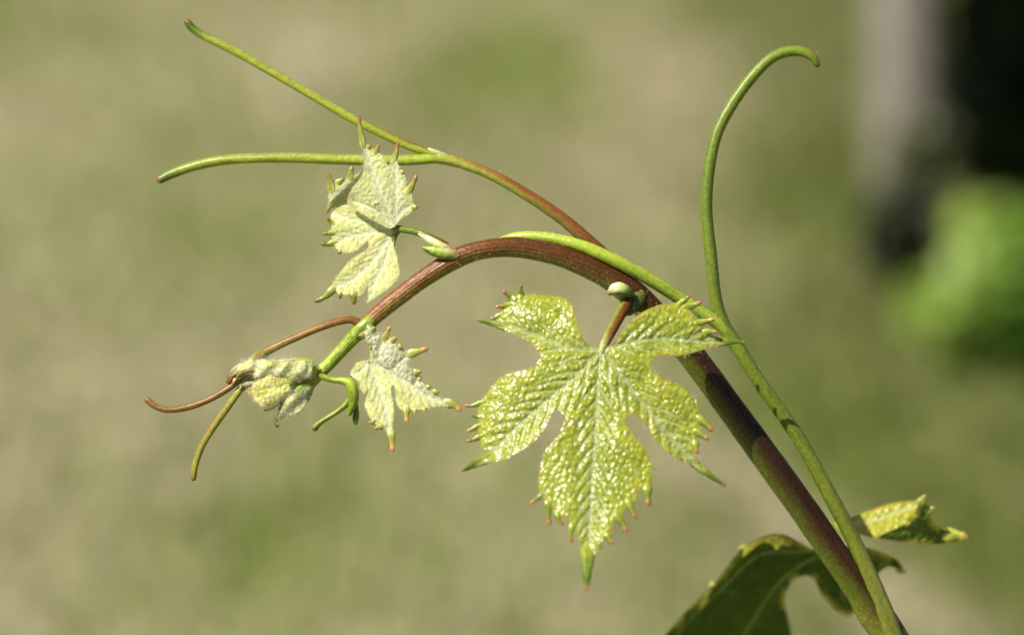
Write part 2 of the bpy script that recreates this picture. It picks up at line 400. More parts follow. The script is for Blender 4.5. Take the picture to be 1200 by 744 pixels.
t4 = [(1060, 778, -54, 10), (1040, 727, -52, 11.6), (1023, 685, -52, 10.8), (1001, 634, -52, 9.2), (971, 577, -48, 8.8), (935, 512, -44, 8.4), (895, 455, -40, 8.2), (863, 405, -38, 8.6), (847, 379, -38, 8.4), (838, 347, -39, 7.6),
      (833, 300, -41, 7.3), (828, 250, -44, 7.1), (830, 205, -48, 7), (839, 160, -52, 6.8), (857, 124, -56, 6.7), (880, 92, -60, 6.6), (902, 70, -63, 6.5), (922, 61, -64, 6.4), (940, 61, -64, 6.2), (952, 67, -63, 5.6), (957, 75, -62, 4.4)]
t2 = [(866, 410, -39, 4), (858, 396, -38, 6.6), (847, 384, -36, 7.6), (833, 373, -33, 7.6), (800, 352, -26, 7.6), (760, 326.5, -12, 7.7), (720, 305, -4, 7.6), (680, 288, -6, 7.2), (640, 278.5, -14, 6.6), (607, 277.5, -22, 6), (585, 284, -30, 5), (572, 292, -33, 4)]
DG = np.array([.17, .225, .02])
put('tendril', [tube(t4, [(0, OLIVE * .9, OLIVE * .8, 0), (.2, OLIVE * .72, DG * .62, .2), (.45, DG * .8, DG * .75, .2), (.6, DG * .68, DG * .72, 0), (.9, DG * .9, DG * .75, 0), (.97, DG * .9, DG * .8, 0), (1, COPPER, DKG, .6)], 3, 24, .015, 5, .03, seed=6),
                tube(t2, [(0, LIME * .8, LIME * .7, 0), (.4, LIME, LIME * .9, 0), (1, LIME, LIME * .9, 0)], 3, 24, .01, 5, .02, seed=7)],
    M_tend, label='tall hooked green tendril with a pale side branch lying along the stem')
t3 = [(424, 380, 4, 5), (412, 375, 4, 4.4), (396, 377, 5, 4.2), (372, 385, 6, 4.2), (348, 395, 6, 4.2), (326, 405, 5, 4.4), (312, 412, 3, 5), (302, 420, 1, 4.6), (292, 434, -1, 4.2), (284, 442, 6, 4)]
t3a = [(300, 424, 1, 3.6), (288, 438, 4, 3.8), (276, 449, 8, 3.8), (258, 461, 9, 3.8), (238, 471, 9, 3.8), (216, 478, 8, 3.8), (196, 480, 7, 3.7), (182, 476, 6, 3.5), (173, 469, 5, 3.8)]
t3b = [(312, 413, -2, 4.4), (304, 428, -4, 4), (292, 446, 2, 4.2), (281, 457, 7, 4.2), (266, 478, 7, 4.2), (249, 502, 6, 4.1), (236, 524, 5, 3.9), (229, 544, 4, 3.8), (226.5, 560, 3, 3.5)]
CP = np.array([.23, .125, .028])
put('tendril', [tube(t3, [(0, COPPER, COPPER, 0), (.4, CP, CP * .8, 0), (.8, CP, OLIVE, 0), (1, OLIVE, OLIVE, 0)], 2, 18, .02, 6, .03, seed=8),
                tube(t3a, [(0, OLIVE, OLIVE, 0), (.3, CP, CP * .7, .2), (.8, CP * .9, CP * .7, 0), (.96, CP, BROWN, 0), (1, BROWN, BROWN, 0)], 2, 18, .02, 6, .03, seed=9),
                tube(t3b, [(0, OLIVE, OLIVE, 0), (.3, OLIVE * 1.3, OLIVE, -.2), (.7, CP * 1.2, OLIVE * 1.1, .1), (.93, OLIVE * 1.3, OLIVE, 0), (1, COPPER, BROWN, 0)], 2, 18, .02, 6, .03, seed=10)],
    M_tend, label='thin copper red tendril forked beside the woolly shoot tip')
h1 = [(366, 436, 6, 4.5), (377, 441, 9, 4), (389, 445, 12, 3.6), (400, 446, 14, 4), (409, 449, 15, 6.2), (413, 458, 15, 7.2), (414, 468, 14, 6.4), (412, 478, 13, 4.4), (409.5, 485, 12, 2.6)]
h2 = [(411, 466, 13, 4.6), (404, 475, 14, 3.6), (394, 483, 14, 3), (383, 490, 14, 2.9), (374, 496, 13, 3.2), (369, 501, 12, 4.3)]
h3 = [(415, 462, 8, 3), (417.5, 478, 6, 2.8), (417, 488, 5, 4), (416.5, 495, 5, 2.8)]
put('young_tendril', [tube(h1, [(0, COPPER * .9, OLIVE, 0), (.2, OLIVE * 1.3, GREEN, 0), (.5, LIME * 1.05, GREEN * 1.1, 0), (1, GREEN, GREEN, 0)], 1.5, 18, .03, 5, .05, seed=11),
                      tube(h2, [(0, GREEN * 1.3, GREEN, 0), (.6, OLIVE * 1.6, GREEN, .2), (1, GREEN * 1.1, GREEN * .8, 0)], 1.5, 16, .02, 5, .06, seed=12),
                      tube(h3, [(0, DKG * 1.4, DKG, 0), (1, DKG * 1.6, DKG, 0)], 1.5, 14, seed=13)],
    M_tend, label='small green hooked young tendril below the folded leaf')

# ------------------------------------------------------------------ nodes, buds, stipules
put('bud', [tube([(741, 345, 6, 4), (734, 342, 11, 7.6), (727, 339.5, 13, 9), (720, 340, 13, 7.8), (715, 342.5, 12, 4)], [(0, GREEN * .6, GREEN * .6, 0), (.3, GREEN, DKG, -.1), (.5, PALE * 1.0, GREEN * .8, -.1), (.8, np.array([.6, .6, .38]), GREEN, -.1), (1, BROWN, OLIVE, .3)], 1.2, 22, .04, 5, .08, crinkle=.1, seed=14, grain=.1)],
    M_tooth, label='pale rounded bud in the axil above the large leaf')
put('bud_scale', [tube([(754, 343, -8, 6), (748, 351, -5, 9), (742, 358, -1, 8.5), (736, 364, 4, 6.5)], [(0, OLIVE * .5, DKG, 0), (1, OLIVE * .45, DKG * .6, 0)], 1.5, 22, .05, 7, .10, crinkle=.10, seed=15)], M_stem)
put('stipule', [tube([(534, 298, 9, 6), (522, 292, 11, 5.5), (511, 286, 12, 5.5), (501, 280, 12, 4.2), (491, 274.5, 11, 1.2)], [(0, COPPER, GREEN, 0), (.25, np.array([.5, .28, .2]), LIME * .8, 0), (.45, PALE * 1.1, LIME, -.2), (.7, np.array([.72, .55, .46]), PALE, -.2), (1, np.array([.7, .45, .38]), PALE, .2)], 1.2, 20, .05, 6, .12, flat=.6, crinkle=.12, seed=16)],
    M_tooth, label='pinkish white pointed stipule at the petiole of the upper leaf')
put('stipule', [tube([(536, 299, 9, 6), (524, 297, 12, 6.5), (512, 296, 13, 6), (503, 293, 12, 4.5), (497, 291, 12, 2)], [(0, COPPER * .9, GREEN, .1), (.3, PALE * .8, LIME * .6, 0), (.7, LIME * .9, DKG * 1.5, 0), (1, LIME * .7, DKG, 0)], 1.2, 20, .05, 5, .12, flat=.7, crinkle=.28, seed=17)], M_tooth)
put('stipule', [tube([(430, 380, 6, 5), (434, 388, 9, 7), (436, 396, 10, 5), (434, 403, 10, 3)], [(0, GREEN, GREEN, 0), (.5, PALE, LIME * .7, .2), (1, BROWN, BROWN, 0)], 1.5, 14, .05, 5, .1, seed=18)], M_tooth)
put('stipule', [tube([(417, 394, 3, 7.5), (422, 388, 3.5, 9.2), (428, 383, 3.5, 9.6), (434, 377, 2, 8.8)], [(0, LIME * .9, GREEN, 0), (1, LIME * .8, GREEN, .1)], 1.5, 24, .04, 9, .10, crinkle=.05, seed=19)], M_tooth)
put('stipule', [tube([(520, 182, -35, 2.6), (510, 178.5, -35.5, 3.2), (504, 176, -36, 2.4), (499, 174, -37, 1)], [(0, PALE * .8, OLIVE, 0), (1, PALE, PALE * .7, 0)], 1.5, 12, seed=20)], M_tooth)

# ------------------------------------------------------------------ leaves
def inside(pts, poly):
    x, y = pts[:, 0], pts[:, 1]; r = np.zeros(len(pts), bool); n = len(poly)
    for i in range(n):
        (x1, y1), (x2, y2) = poly[i], poly[(i + 1) % n]
        c = (y1 > y) != (y2 > y)
        r ^= c & (x < (x2 - x1) * (y - y1) / (y2 - y1 + 1e-12) + x1)
    return r
def triangulate(outline, step):
    o = resample(np.vstack([outline, outline[:1]]), step)[:-1]
    lo, hi = o.min(0), o.max(0)
    gx, gy = np.meshgrid(np.arange(lo[0], hi[0], step), np.arange(lo[1], hi[1], step * .87))
    gx = gx + (np.arange(gx.shape[0]) % 2)[:, None] * step * .5
    p = np.stack([gx.ravel(), gy.ravel()], 1) + rng.normal(size=(gx.size, 2)) * step * .08
    p = p[inside(p, o)]
    p = p[seg_dist(p, np.vstack([o, o[:1]])) > step * .6]
    allp = np.vstack([o, p])
    r = delaunay_2d_cdt([Vector(q) for q in allp], [], [list(range(len(o)))], 1, 1e-5)
    v = np.array([(q.x, q.y) for q in r[0]]); return v, [tuple(f) for f in r[2]], o
def side_veins(line, gap, length, ang, start=14):
    """alternating curved secondaries off a primary vein"""
    line = resample(line, 3); L = np.concatenate([[0], np.cumsum(np.linalg.norm(np.diff(line, axis=0), axis=1))]); out = []
    for sgn in (-1, 1):
        s = start + (0 if sgn > 0 else gap * .45)
        while s < L[-1] - gap * .7:
            i = min(np.searchsorted(L, s), len(line) - 2); d = line[i + 1] - line[i]; d /= np.linalg.norm(d)
            a = R(ang) * sgn; q = line[i].copy(); pl = [q.copy()]
            ln = length * (1 - .55 * s / L[-1])
            for k in range(6):
                c, sn = math.cos(a), math.sin(a); q = q + np.array([d[0] * c - d[1] * sn, d[0] * sn + d[1] * c]) * ln / 6
                pl.append(q.copy()); a *= .9
            out.append(np.array(pl)); s += gap * (.85 + .3 * rng.random())
    return out

class Patch:
    """a piece of leaf blade: outline in shoot coordinates, depth function, veins and puckering between them"""
    def __init__(s, outline, depth, veins, sec=(), amp=2., cell=8., groove=3., gw=11., step=1.5, seed=1, fine=.25):
        s.depth, s.amp, s.cell, s.groove, s.gw, s.seed, s.fine = depth, amp, cell, groove, gw, seed, fine
        s.veins = [resample(np.array(v, float), 4) for v in veins]
        s.sec = [v for l in sec for v in side_veins(np.array(l[0], float), *l[1:])]
        s.xy, s.faces, s.edge = triangulate(np.array(outline, float), step)
        s.z, s.info = s.eval(s.xy)
    def eval(s, xy):
        x, y = xy[:, 0], xy[:, 1]
        dp = np.min([seg_dist(xy, v) for v in s.veins], 0) if s.veins else np.full(len(xy), 99.)
        ds = np.min([seg_dist(xy, v) for v in s.sec], 0) if s.sec else np.full(len(xy), 99.)
        de = seg_dist(xy, np.vstack([s.edge, s.edge[:1]]))
        wx, wy = x + 6 * fbm(x / 8, y / 8, 2), y + 6 * fbm(x / 8 + 40, y / 8, 2)
        d1, d2 = cells(wx + .35 * wy, wy * .85, s.cell, s.seed)
        dome = np.clip(1 - d1 ** 2 * 2.0, -.2, 1) * (.25 + .75 * sstep(-.05, .45, d2 - d1)) + .9 * (fbm(x / 3.2 + 11, y / 3.2, 2) - .5)
        keep = sstep(0, 3.5, dp) * (.25 + .75 * sstep(0, 4, ds)) * sstep(-1, 5, de) * (.35 + 1.3 * fbm(x / 7 + 60, y / 7, 2))
        z = s.depth(x, y) + s.amp * dome * keep + s.groove * (1 - np.exp(-dp / s.gw)) + .26 * s.groove * (1 - np.exp(-ds / 3.5)) * 1.3
        z = z + s.fine * (fbm(x / 1.9 + 5, y / 1.9, 2) - .5) * 2 + 2.2 * (fbm(x / 26 + s.seed, y / 26, 2) - .5) * 2
        return z, (dp, ds, de, dome * keep)
    def at(s, pts):
        pts = np.atleast_2d(np.array(pts, float)); return np.column_stack([pts, s.eval(pts)[0]])
    def mesh(s, colour):
        return np.column_stack([s.xy, s.z]), s.faces, colour(s.xy[:, 0], s.xy[:, 1], *s.info)

def teeth(leaf, patch, rows, tipcol=TIP, basecol=GREEN, rootcol=np.array([.30, .33, .03])):
    """marginal teeth with swollen glandular tips: rows of base x, y, tip x, y, radius, lift"""
    for i, (bx, by, tx, ty, r, lift) in enumerate(rows):
        b, t = np.array([bx, by], float), np.array([tx, ty], float)
        z = patch.at([b])[0, 2]; d = (t - b); ln = np.linalg.norm(d); n = np.array([-d[1], d[0]]) / ln
        bend = (random.random() - .5) * ln * .18; p0 = b - d / ln * min(5, ln * .4)
        q = lambda k, zz, rr: (*(b + d * k + n * bend * math.sin(k * 3.14)), z + zz, rr)
        p1 = b - d / ln * min(8, ln * .6)
        path = [(*p1, patch.at([p1])[0, 2] - 1.6, r * .4), (*p0, patch.at([p0])[0, 2] - 1.0, r * 1.15), q(.05, lift * .1 - .4, r * 1.6), q(.40, lift * .45, r * 1.12), q(.68, lift * .75, r * .85), q(.88, lift, r * 1.0), q(1, lift, r * .6)]
        j = .75 + .5 * random.random()
        put('tooth', tube(path, [(0, rootcol, rootcol, 0), (.3, (rootcol + basecol * 1.5) * .5, basecol * 1.2, 0), (.55, basecol * 1.5, basecol, 0), (.76, (tipcol + basecol) * .5 * j, basecol, -.4), (1, tipcol * j, tipcol * .7 * j, 0)], 1.2, 12, 0, 5, .10, flat=.55, seed=i), M_tooth, leaf)
def vein_parts(leaf, patch, veins, r0, r1, colour, mat):
    for v in veins:
        p = resample(np.array(v, float), 4); z = patch.eval(p)[0]; t = np.linspace(0, 1, len(p))
        k = np.convolve(np.pad(z, 2, 'edge'), np.ones(5) / 5, 'valid')
        path = np.column_stack([p, k - r0 * .25 * (1 - t), r0 + (r1 - r0) * t])
        put('vein', tube(path[:-2], [(0, colour, colour, 0), (1, colour * .85, colour * .85, 0)], 3, 8, 0, 5, .1, flat=.7), mat, leaf)

# ---- the large puckered leaf in the middle
L1 = [(706, 407), (700, 408.5), (688, 402.5), (680.5, 390.5), (676, 377), (673, 362), (665.5, 351.5), (652, 346.4), (637, 345.5), (625, 344.6), (610, 344), (601, 348), (596, 355), (588, 362), (583, 369.5), (580, 376),
      (568, 374.5), (561.5, 375), (568, 379), (584, 384), (598, 389.5), (607, 393.5), (622, 402.5), (629.5, 410), (632.5, 419), (625, 429.5), (610, 434), (592, 438.5), (580, 447.5), (571, 459.5), (563, 470), (560, 480), (560.5, 490), (559, 502), (562, 512), (565, 524), (569, 530),
      (558, 540), (545, 548.5), (552, 548), (572.5, 541.5), (590.5, 538.5), (607, 529.5), (622, 520.5), (635.5, 505.5), (643, 492), (646, 485), (650.5, 480.5), (658, 483.5), (661, 492.5), (656.5, 506), (647.5, 518), (640, 527), (635.5, 539), (632.5, 549), (631, 567), (633, 580.5), (639, 584), (643, 592), (649, 596), (654, 604), (660, 607), (666, 608), (671, 618), (675, 626), (680.5, 634.5),
      (682, 650), (684.5, 663), (690, 663), (696, 650), (702, 639), (707, 631), (711, 628), (716, 624), (718, 615), (722, 608), (728, 606), (732, 598), (735, 591), (741, 590), (746, 584), (749, 574), (757, 574), (764, 572), (763.6, 555), (761.5, 537), (755.5, 525), (745, 513), (736, 501), (733.6, 494), (734, 489), (738, 486), (746.5, 488), (757, 497), (764.5, 512), (775, 524), (790, 535.5),
      (805, 543), (817, 548), (832, 559.5), (846, 566.5), (838, 559.5), (826, 547.5), (818, 538.5), (813, 531), (814, 522), (816, 512), (819, 503), (822, 491), (817, 473), (808, 459.5), (793, 449), (778, 443), (767.5, 437), (763.6, 428), (766, 420.5), (775, 416), (790, 417.5), (808, 414.5), (829, 408.5), (850, 404), (868, 401), (856, 398), (838, 394.5), (827, 388), (822, 381), (817, 373), (809, 364), (806, 357), (800, 353), (790, 354.5), (772, 357.5), (754, 365), (740.5, 375.5), (730, 387.5), (721, 399.5), (711, 407)]
V1 = [[(705, 409), (701, 450), (698, 500), (694, 560), (689, 640), (688.5, 650)],
      [(705, 409), (675, 440), (645, 466), (610, 496), (575, 530), (548, 547)],
      [(705, 409), (728, 440), (755, 475), (785, 511), (815, 544), (842, 563)],
      [(705, 409), (670, 408), (640, 398), (605, 385), (566, 376)],
      [(705, 409), (740, 401), (780, 396), (830, 400), (862, 400.5)]]
def depth1(x, y):
    dx = (x - 705)
    z = 74 + .30 * (y - 408) - .0011 * dx ** 2 - .04 * dx
    z = z - .004 * np.clip(400 - y, 0, 99) ** 2 + .0006 * np.clip(y - 560, 0, 200) ** 2
    return z - .0035 * np.clip(-90 - dx, 0, 99) ** 2
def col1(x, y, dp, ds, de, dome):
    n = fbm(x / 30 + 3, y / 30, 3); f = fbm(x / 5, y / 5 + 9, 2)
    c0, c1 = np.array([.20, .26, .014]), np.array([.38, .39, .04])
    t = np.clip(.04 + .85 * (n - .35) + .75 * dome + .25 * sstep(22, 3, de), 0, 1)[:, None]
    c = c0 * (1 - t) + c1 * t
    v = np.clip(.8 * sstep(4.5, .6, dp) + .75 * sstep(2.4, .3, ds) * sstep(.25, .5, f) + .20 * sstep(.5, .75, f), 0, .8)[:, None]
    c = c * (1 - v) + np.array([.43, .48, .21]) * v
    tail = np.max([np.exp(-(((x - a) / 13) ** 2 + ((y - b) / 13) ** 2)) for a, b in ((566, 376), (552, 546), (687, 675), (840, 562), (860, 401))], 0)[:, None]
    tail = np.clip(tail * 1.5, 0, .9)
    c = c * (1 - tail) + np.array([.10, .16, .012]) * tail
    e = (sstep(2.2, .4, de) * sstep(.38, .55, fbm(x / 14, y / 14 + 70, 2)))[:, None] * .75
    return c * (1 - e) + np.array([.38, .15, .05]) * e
P1 = Patch(L1, depth1, V1, [(v, 19, 46 if i < 3 else 34, 42) for i, v in enumerate(V1)], 1.1, 6.8, 5.6, 14., 1.2, 3, .42)
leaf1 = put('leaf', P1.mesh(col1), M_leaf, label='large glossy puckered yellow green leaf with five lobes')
vein_parts(leaf1, P1, V1, 1.6, .5, np.array([.40, .46, .12]), M_leaf)
teeth(leaf1, P1, [(610, 346, 611, 334, 2.3, 3), (600, 349, 590, 341.5, 3, 3), (594, 358, 582, 359.5, 2.6, 2), (584, 370, 576, 373, 2.2, 1), (563, 472, 545, 475, 2.4, -2), (560, 488, 552, 486, 1.8, 1), (559, 500, 548.5, 505, 2.4, 1), (561, 512, 548, 516.5, 2.2, 1), 
                  (634, 581, 622, 589.5, 2, -2), (642, 590, 643.5, 614, 3, 1), (653, 603, 659, 614, 2.4, 2), (670, 617, 670, 634, 2.4, 1), (702, 637, 705, 642, 2.2, 1), (711, 627, 716.5, 636, 3, 3), (724, 607, 733.6, 622, 3, 2), (737, 590, 745, 606, 3.1, 2), (758, 573, 760, 591, 4, 3),
                  (762, 545, 766, 549, 1.6, 1), (815, 520, 817, 530, 3, 3), (818, 507, 829, 514, 3.2, 3), (821, 492, 834, 503.5, 3.6, 3), (816, 471, 818, 478, 1.6, 2), (828, 389, 839.5, 389, 2.8, 3), (820, 378, 836.5, 374, 2.8, 3), (807, 359, 820.5, 354.5, 3.2, 3), (799, 354, 807, 347.5, 2.4, 3)])
for q in ([(694, 628, 4), (689, 640, 8.5), (688, 655, 8), (687.5, 670, 5.6), (687.5, 682, 3.4), (687.5, 689, 2.6)], [(580, 531, 3), (570, 536.5, 6), (558, 542, 5), (549, 547, 3.4), (542.5, 550, 2.4)],
          [(806, 538, 2.5), (817, 546, 5), (829, 555, 3.8), (840, 562.5, 2.6), (849, 567.5, 2.3)], [(832, 400, 3), (842, 400.5, 5.5), (853, 400.5, 4.2), (863, 400.5, 2.5), (871.5, 401, 1.9)], [(602, 386, 2.5), (592, 383, 4.6), (581, 380, 3.8), (570, 377, 2.7), (560, 375, 2.1)]):
    z = P1.eval(np.array([p[:2] for p in q], float))[0]; z[0] -= 4; z[1] -= 1.6; z[2] += .6; z[3:] = z[3:] * .6 + (z[2] + 1) * .4 + .6
    put('tooth', tube([(a, b, c, r) for (a, b, r), c in zip(q, z)], [(0, np.array([.34, .37, .03]), np.array([.30, .33, .03]), 0), (.35, np.array([.24, .28, .02]), GREEN * 1.2, -.1), (.6, GREEN * 1.1, DKG * 1.2, 0), (.85, DKG * 1.4, DKG, 0), (.95, TIP * .7, OLIVE, .3), (1, TIP, BROWN, 0)], 1.2, 22, .05, 7, .10, flat=.35, crinkle=.16, grain=.25), M_old, leaf1)
put('petiole', tube([(741, 344, -10, 8), (735, 354, 2, 7.6), (727, 368, 22, 6.8), (717, 387, 48, 6.1), (709, 402, 68, 5.5), (705.5, 410, 74, 3.8), (704, 418, 76, 1.5)],
                    [(0, RED, GREEN * .7, .2), (.3, COPPER * .85, OLIVE, .15), (.7, COPPER, OLIVE * 1.2, .2), (1, PALE * .8, PALE * .8, .3)], 2, 20, .02, 6, aim=(1, .3)), M_stem, leaf1)

# ---- upper pale woolly leaf
def colw(g0=(.46, .51, .17), g1=(.68, .66, .25), vein=(.72, .74, .52), rim=(.45, .3, .12)):
    def f(x, y, dp, ds, de, dome):
        t = np.clip(.5 + 1.6 * (fbm(x / 14, y / 14 + 5, 3) - .5) + .25 * dome, 0, 1)[:, None]
        c = np.array(g0) * (1 - t) + np.array(g1) * t
        v = np.clip(.8 * sstep(3, .6, dp) + .5 * sstep(2, .3, ds), 0, .85)[:, None]
        c = c * (1 - v) + np.array(vein) * v
        e = (sstep(2, .3, de) * sstep(.45, .62, fbm(x / 9, y / 9 + 33, 2)))[:, None] * .7
        return c * (1 - e) + np.array(rim) * e
    return f
A2 = [(462, 266), (455, 267.5), (437, 258.5), (423, 250), (408, 240), (407.5, 232), (413, 220), (422, 209), (426.5, 197), (426, 181), (424, 168), (428, 170), (434, 173), (442, 178), (450, 184), (455, 194), (458, 188), (462, 183), (465, 190), (471, 201), (475, 207), (476, 217), (474, 229), (479, 224), (482, 226), (484, 236), (485, 244), (480, 251), (472, 255), (467, 260)]
VA2 = [[(462, 266), (450, 235), (438, 205), (427, 172)], [(462, 266), (464, 235), (464, 210), (463, 185)], [(462, 266), (440, 247), (415, 236)], [(462, 266), (472, 247), (482, 242)]]
B2 = [(462, 270), (452, 262), (437, 252), (420, 243), (406.7, 240), (397, 243), (390, 248), (387, 256), (388.5, 265), (387, 274), (390, 281), (391.7, 288), (397.5, 294), (406.7, 296.5), (416.7, 294), (425, 288), (430, 283), (432, 287), (430, 292), (421.7, 297.5), (410, 305), (401.7, 315), (393, 326.7), (387.5, 338), (393, 341), (399, 344), (406.7, 345.5), (413, 344.5), (420, 347), (426.7, 342), (431, 335), (431, 345), (429.5, 355), (435, 352), (443, 346.7), (456.7, 336.7), (465, 328), (468.5, 321), (467.5, 311), (464.5, 298), (461.5, 288), (463, 277)]
VB2 = [[(462, 270), (440, 272), (415, 276), (391, 284)], [(462, 270), (440, 262), (410, 256), (389, 252)], [(462, 270), (445, 295), (420, 322), (392, 338)], [(462, 270), (452, 300), (442, 325), (431, 352)]]
C2 = [(428, 196), (420, 203), (412, 207), (403, 212), (394, 216), (387, 222), (385, 230), (386, 240), (392, 246), (402, 244), (410, 238), (418, 225), (426, 212)]
PA2 = Patch(A2, lambda x, y: -8 - .08 * (266 - y) - .25 * np.clip(y - 225, 0, 30) * sstep(430, 405, x) + .10 * (x - 445), VA2, [(v, 12, 18, 40, 8) for v in VA2[:2]], 1.0, 5.5, 3.0, 8, 1.35, 21, .28)
PB2 = Patch(B2, lambda x, y: -20 + .24 * (y - 270) - .0012 * (x - 462) ** 2, VB2, [(v, 12, 20, 40, 8) for v in VB2], 1.0, 5.5, 3.2, 8, 1.35, 22, .28)
def depth_c2(x, y):
    up = (246 - y - (x - 392)) / 1.414
    return -52 + 1.5 * np.minimum(up, 9) - .2 * np.maximum(up - 9, 0)
PC2 = Patch(C2, depth_c2, [[(420, 235), (400, 228), (388, 224)]], (), 1., 5.5, 2, 7, 1.6, 23, .3)
pale, shade = colw(), colw((.45, .50, .22), (.65, .64, .27))
leaf2 = put('leaf', [PA2.mesh(shade), PB2.mesh(pale), PC2.mesh(shade)], M_wool, label='pale woolly half unfolded leaf on the upper side of the stem')
vein_parts(leaf2, PA2, VA2[:2], 1.3, .5, np.array([.6, .63, .4]), M_wool)
vein_parts(leaf2, PB2, VB2, 1.5, .5, np.array([.62, .66, .42]), M_wool)
RB = np.array([.33, .07, .05])
teeth(leaf2, PA2, [(425, 168, 420, 136, 2.5, 2), (432, 173, 434, 171, 2.6, 2), (441, 178, 444, 171, 2.2, 2), (463, 184, 466, 168, 2.2, 2), (471, 202, 473, 202, 2, 2), (479, 224, 487.5, 207, 3, 3), (484, 243, 488.5, 243, 2.6, 2)], RB, OLIVE * 1.3, np.array([.50, .51, .17]))
teeth(leaf2, PC2, [(388, 221, 383, 204, 3.4, 0), (397, 214, 402, 210, 3, 1), (411, 207, 412.5, 197, 3, 1), (388, 240, 383, 248, 2.4, -1)], BROWN * 1.2, OLIVE, np.array([.50, .51, .17]))
teeth(leaf2, PB2, [(389, 262, 384, 257, 2, 1), (389, 273, 380, 274, 2.4, 1), (391, 284, 377, 286, 2.8, 1), (399, 294, 397, 297, 2, 1), (389, 340, 370, 353, 3.2, -1), (398, 344, 398, 349, 2.4, 0), (414, 345, 415, 355, 3.4, 0)], COPPER, GREEN, np.array([.50, .51, .17]))
put('petiole', [tube([(524, 289, 2, 5), (510, 281, 3, 4.6), (497, 275, 4, 4.2), (484, 271, -4, 4), (472, 269, -12, 4), (464, 267, -17, 3.6), (459, 266, -20, 2.5)], [(0, COPPER, OLIVE, 0), (.3, GREEN * .9, GREEN * .6, .0), (1, GREEN * .9, DKG * 1.3, 0)], 2, 16, .02, 5),
                tube([(474, 268, -11, 3), (466, 271, -15, 3.6), (462, 279, -17, 2.8), (460, 289, -17, 2)], [(0, GREEN, DKG, 0), (1, OLIVE, BROWN, 0)], 2, 12)], M_stem, leaf2)

# ---- folded woolly leaf under the stem
A3 = [(418, 424.5), (429, 422), (440, 420.5), (451, 427), (460.6, 435), (474, 444), (488, 453.6), (501.7, 461.6), (515, 467), (525, 470), (532, 475), (524, 476.5), (517.7, 475.5), (506, 477), (497, 479.5), (486, 480), (479, 481), (473, 482.5), (467.4, 477.4), (464, 470), (463, 457), (460.5, 451), (458, 456), (460, 468), (461.7, 484), (459.8, 498), (459.5, 508), (457, 511), (453.7, 507), (447, 500), (440, 497), (434, 490), (430, 482), (427.4, 475), (429, 466), (432.5, 456), (430.5, 455), (427, 461), (422, 455), (420.6, 447.7), (412.6, 441), (410, 437), (413.7, 430.6)]
VA3 = [[(432, 424), (452, 432), (475, 448), (500, 464), (526, 473)], [(432, 424), (443, 452), (452, 480), (457, 508)], [(432, 424), (422, 436), (413, 440)]]
B3 = [(440, 421), (437, 412), (434, 404), (425, 397), (422, 391), (428, 387), (435.4, 386), (444.6, 390), (451.4, 394), (456, 394), (460.6, 399), (469.7, 407), (481, 413), (486, 415), (481, 421), (477, 428), (484, 433), (489, 437), (492, 443), (496, 449), (502, 454), (508, 458), (513, 463), (519, 469), (514, 469), (501, 463.5), (487, 456), (473, 446.5), (460, 437.5), (450, 429.5)]
PA3 = Patch(A3, lambda x, y: 16 + .42 * (y - 424) - .0016 * (x - 450) ** 2, VA3, [(v, 12, 24, 42, 8) for v in VA3[:2]], 1.0, 5.5, 3.0, 8, 1.35, 31, .28)
PB3 = Patch(B3, lambda x, y: 17 + .12 * (440 + (x - 440) * .35 - y) * .9 + 0 * x, [[(442, 420), (446, 405), (450, 397)], [(460, 434), (470, 422), (480, 416)], [(485, 451), (488, 444), (490, 440)]], (), 1.0, 5.5, 3, 6, 1.35, 32, .3)
leaf3 = put('leaf', [PA3.mesh(colw()), PB3.mesh(colw((.58, .59, .36), (.74, .73, .50)))], M_wool, label='small woolly leaf folded along its midrib beside the shoot tip')
vein_parts(leaf3, PA3, VA3[:2], 1.4, .5, np.array([.6, .64, .4]), M_wool)
teeth(leaf3, PA3, [(526, 472.5, 539, 480.5, 3.6, 1), (476, 481, 476.6, 493, 2.8, 1), (486, 480, 486, 484, 2.2, 1), (497, 479, 497.5, 482, 2.2, 1), (458, 508, 460, 528, 3.2, 1), (447, 500, 440, 502, 2.4, 1), (438, 494, 433, 495, 2.2, 1)], TIP * 1.3, OLIVE * 1.2, np.array([.50, .51, .17]))
teeth(leaf3, PB3, [(452, 395, 456.5, 384, 2.8, 1), (482, 414, 500.5, 408.5, 3.4, 1), (460, 399, 464, 396, 2.6, 2), (468, 406, 470, 406, 2.6, 2), (487, 436, 493, 435, 2.8, 1), (491, 443, 492, 446, 2.4, 1), (501, 454, 504, 453, 2.6, 1), (509, 459, 513, 459, 2.6, 1), (425, 393, 422, 393, 2.6, 1), (436, 387, 439, 384, 2.2, 1)], TIP, OLIVE * 1.2, np.array([.50, .51, .17]))
put('petiole', tube([(428, 390, 3, 4), (433, 400, 7, 3.5), (436, 412, 12, 3), (436, 424, 16, 2.4)], [(0, GREEN, GREEN, 0), (1, PALE * .8, PALE * .7, 0)], 2, 14), M_stem, leaf3)

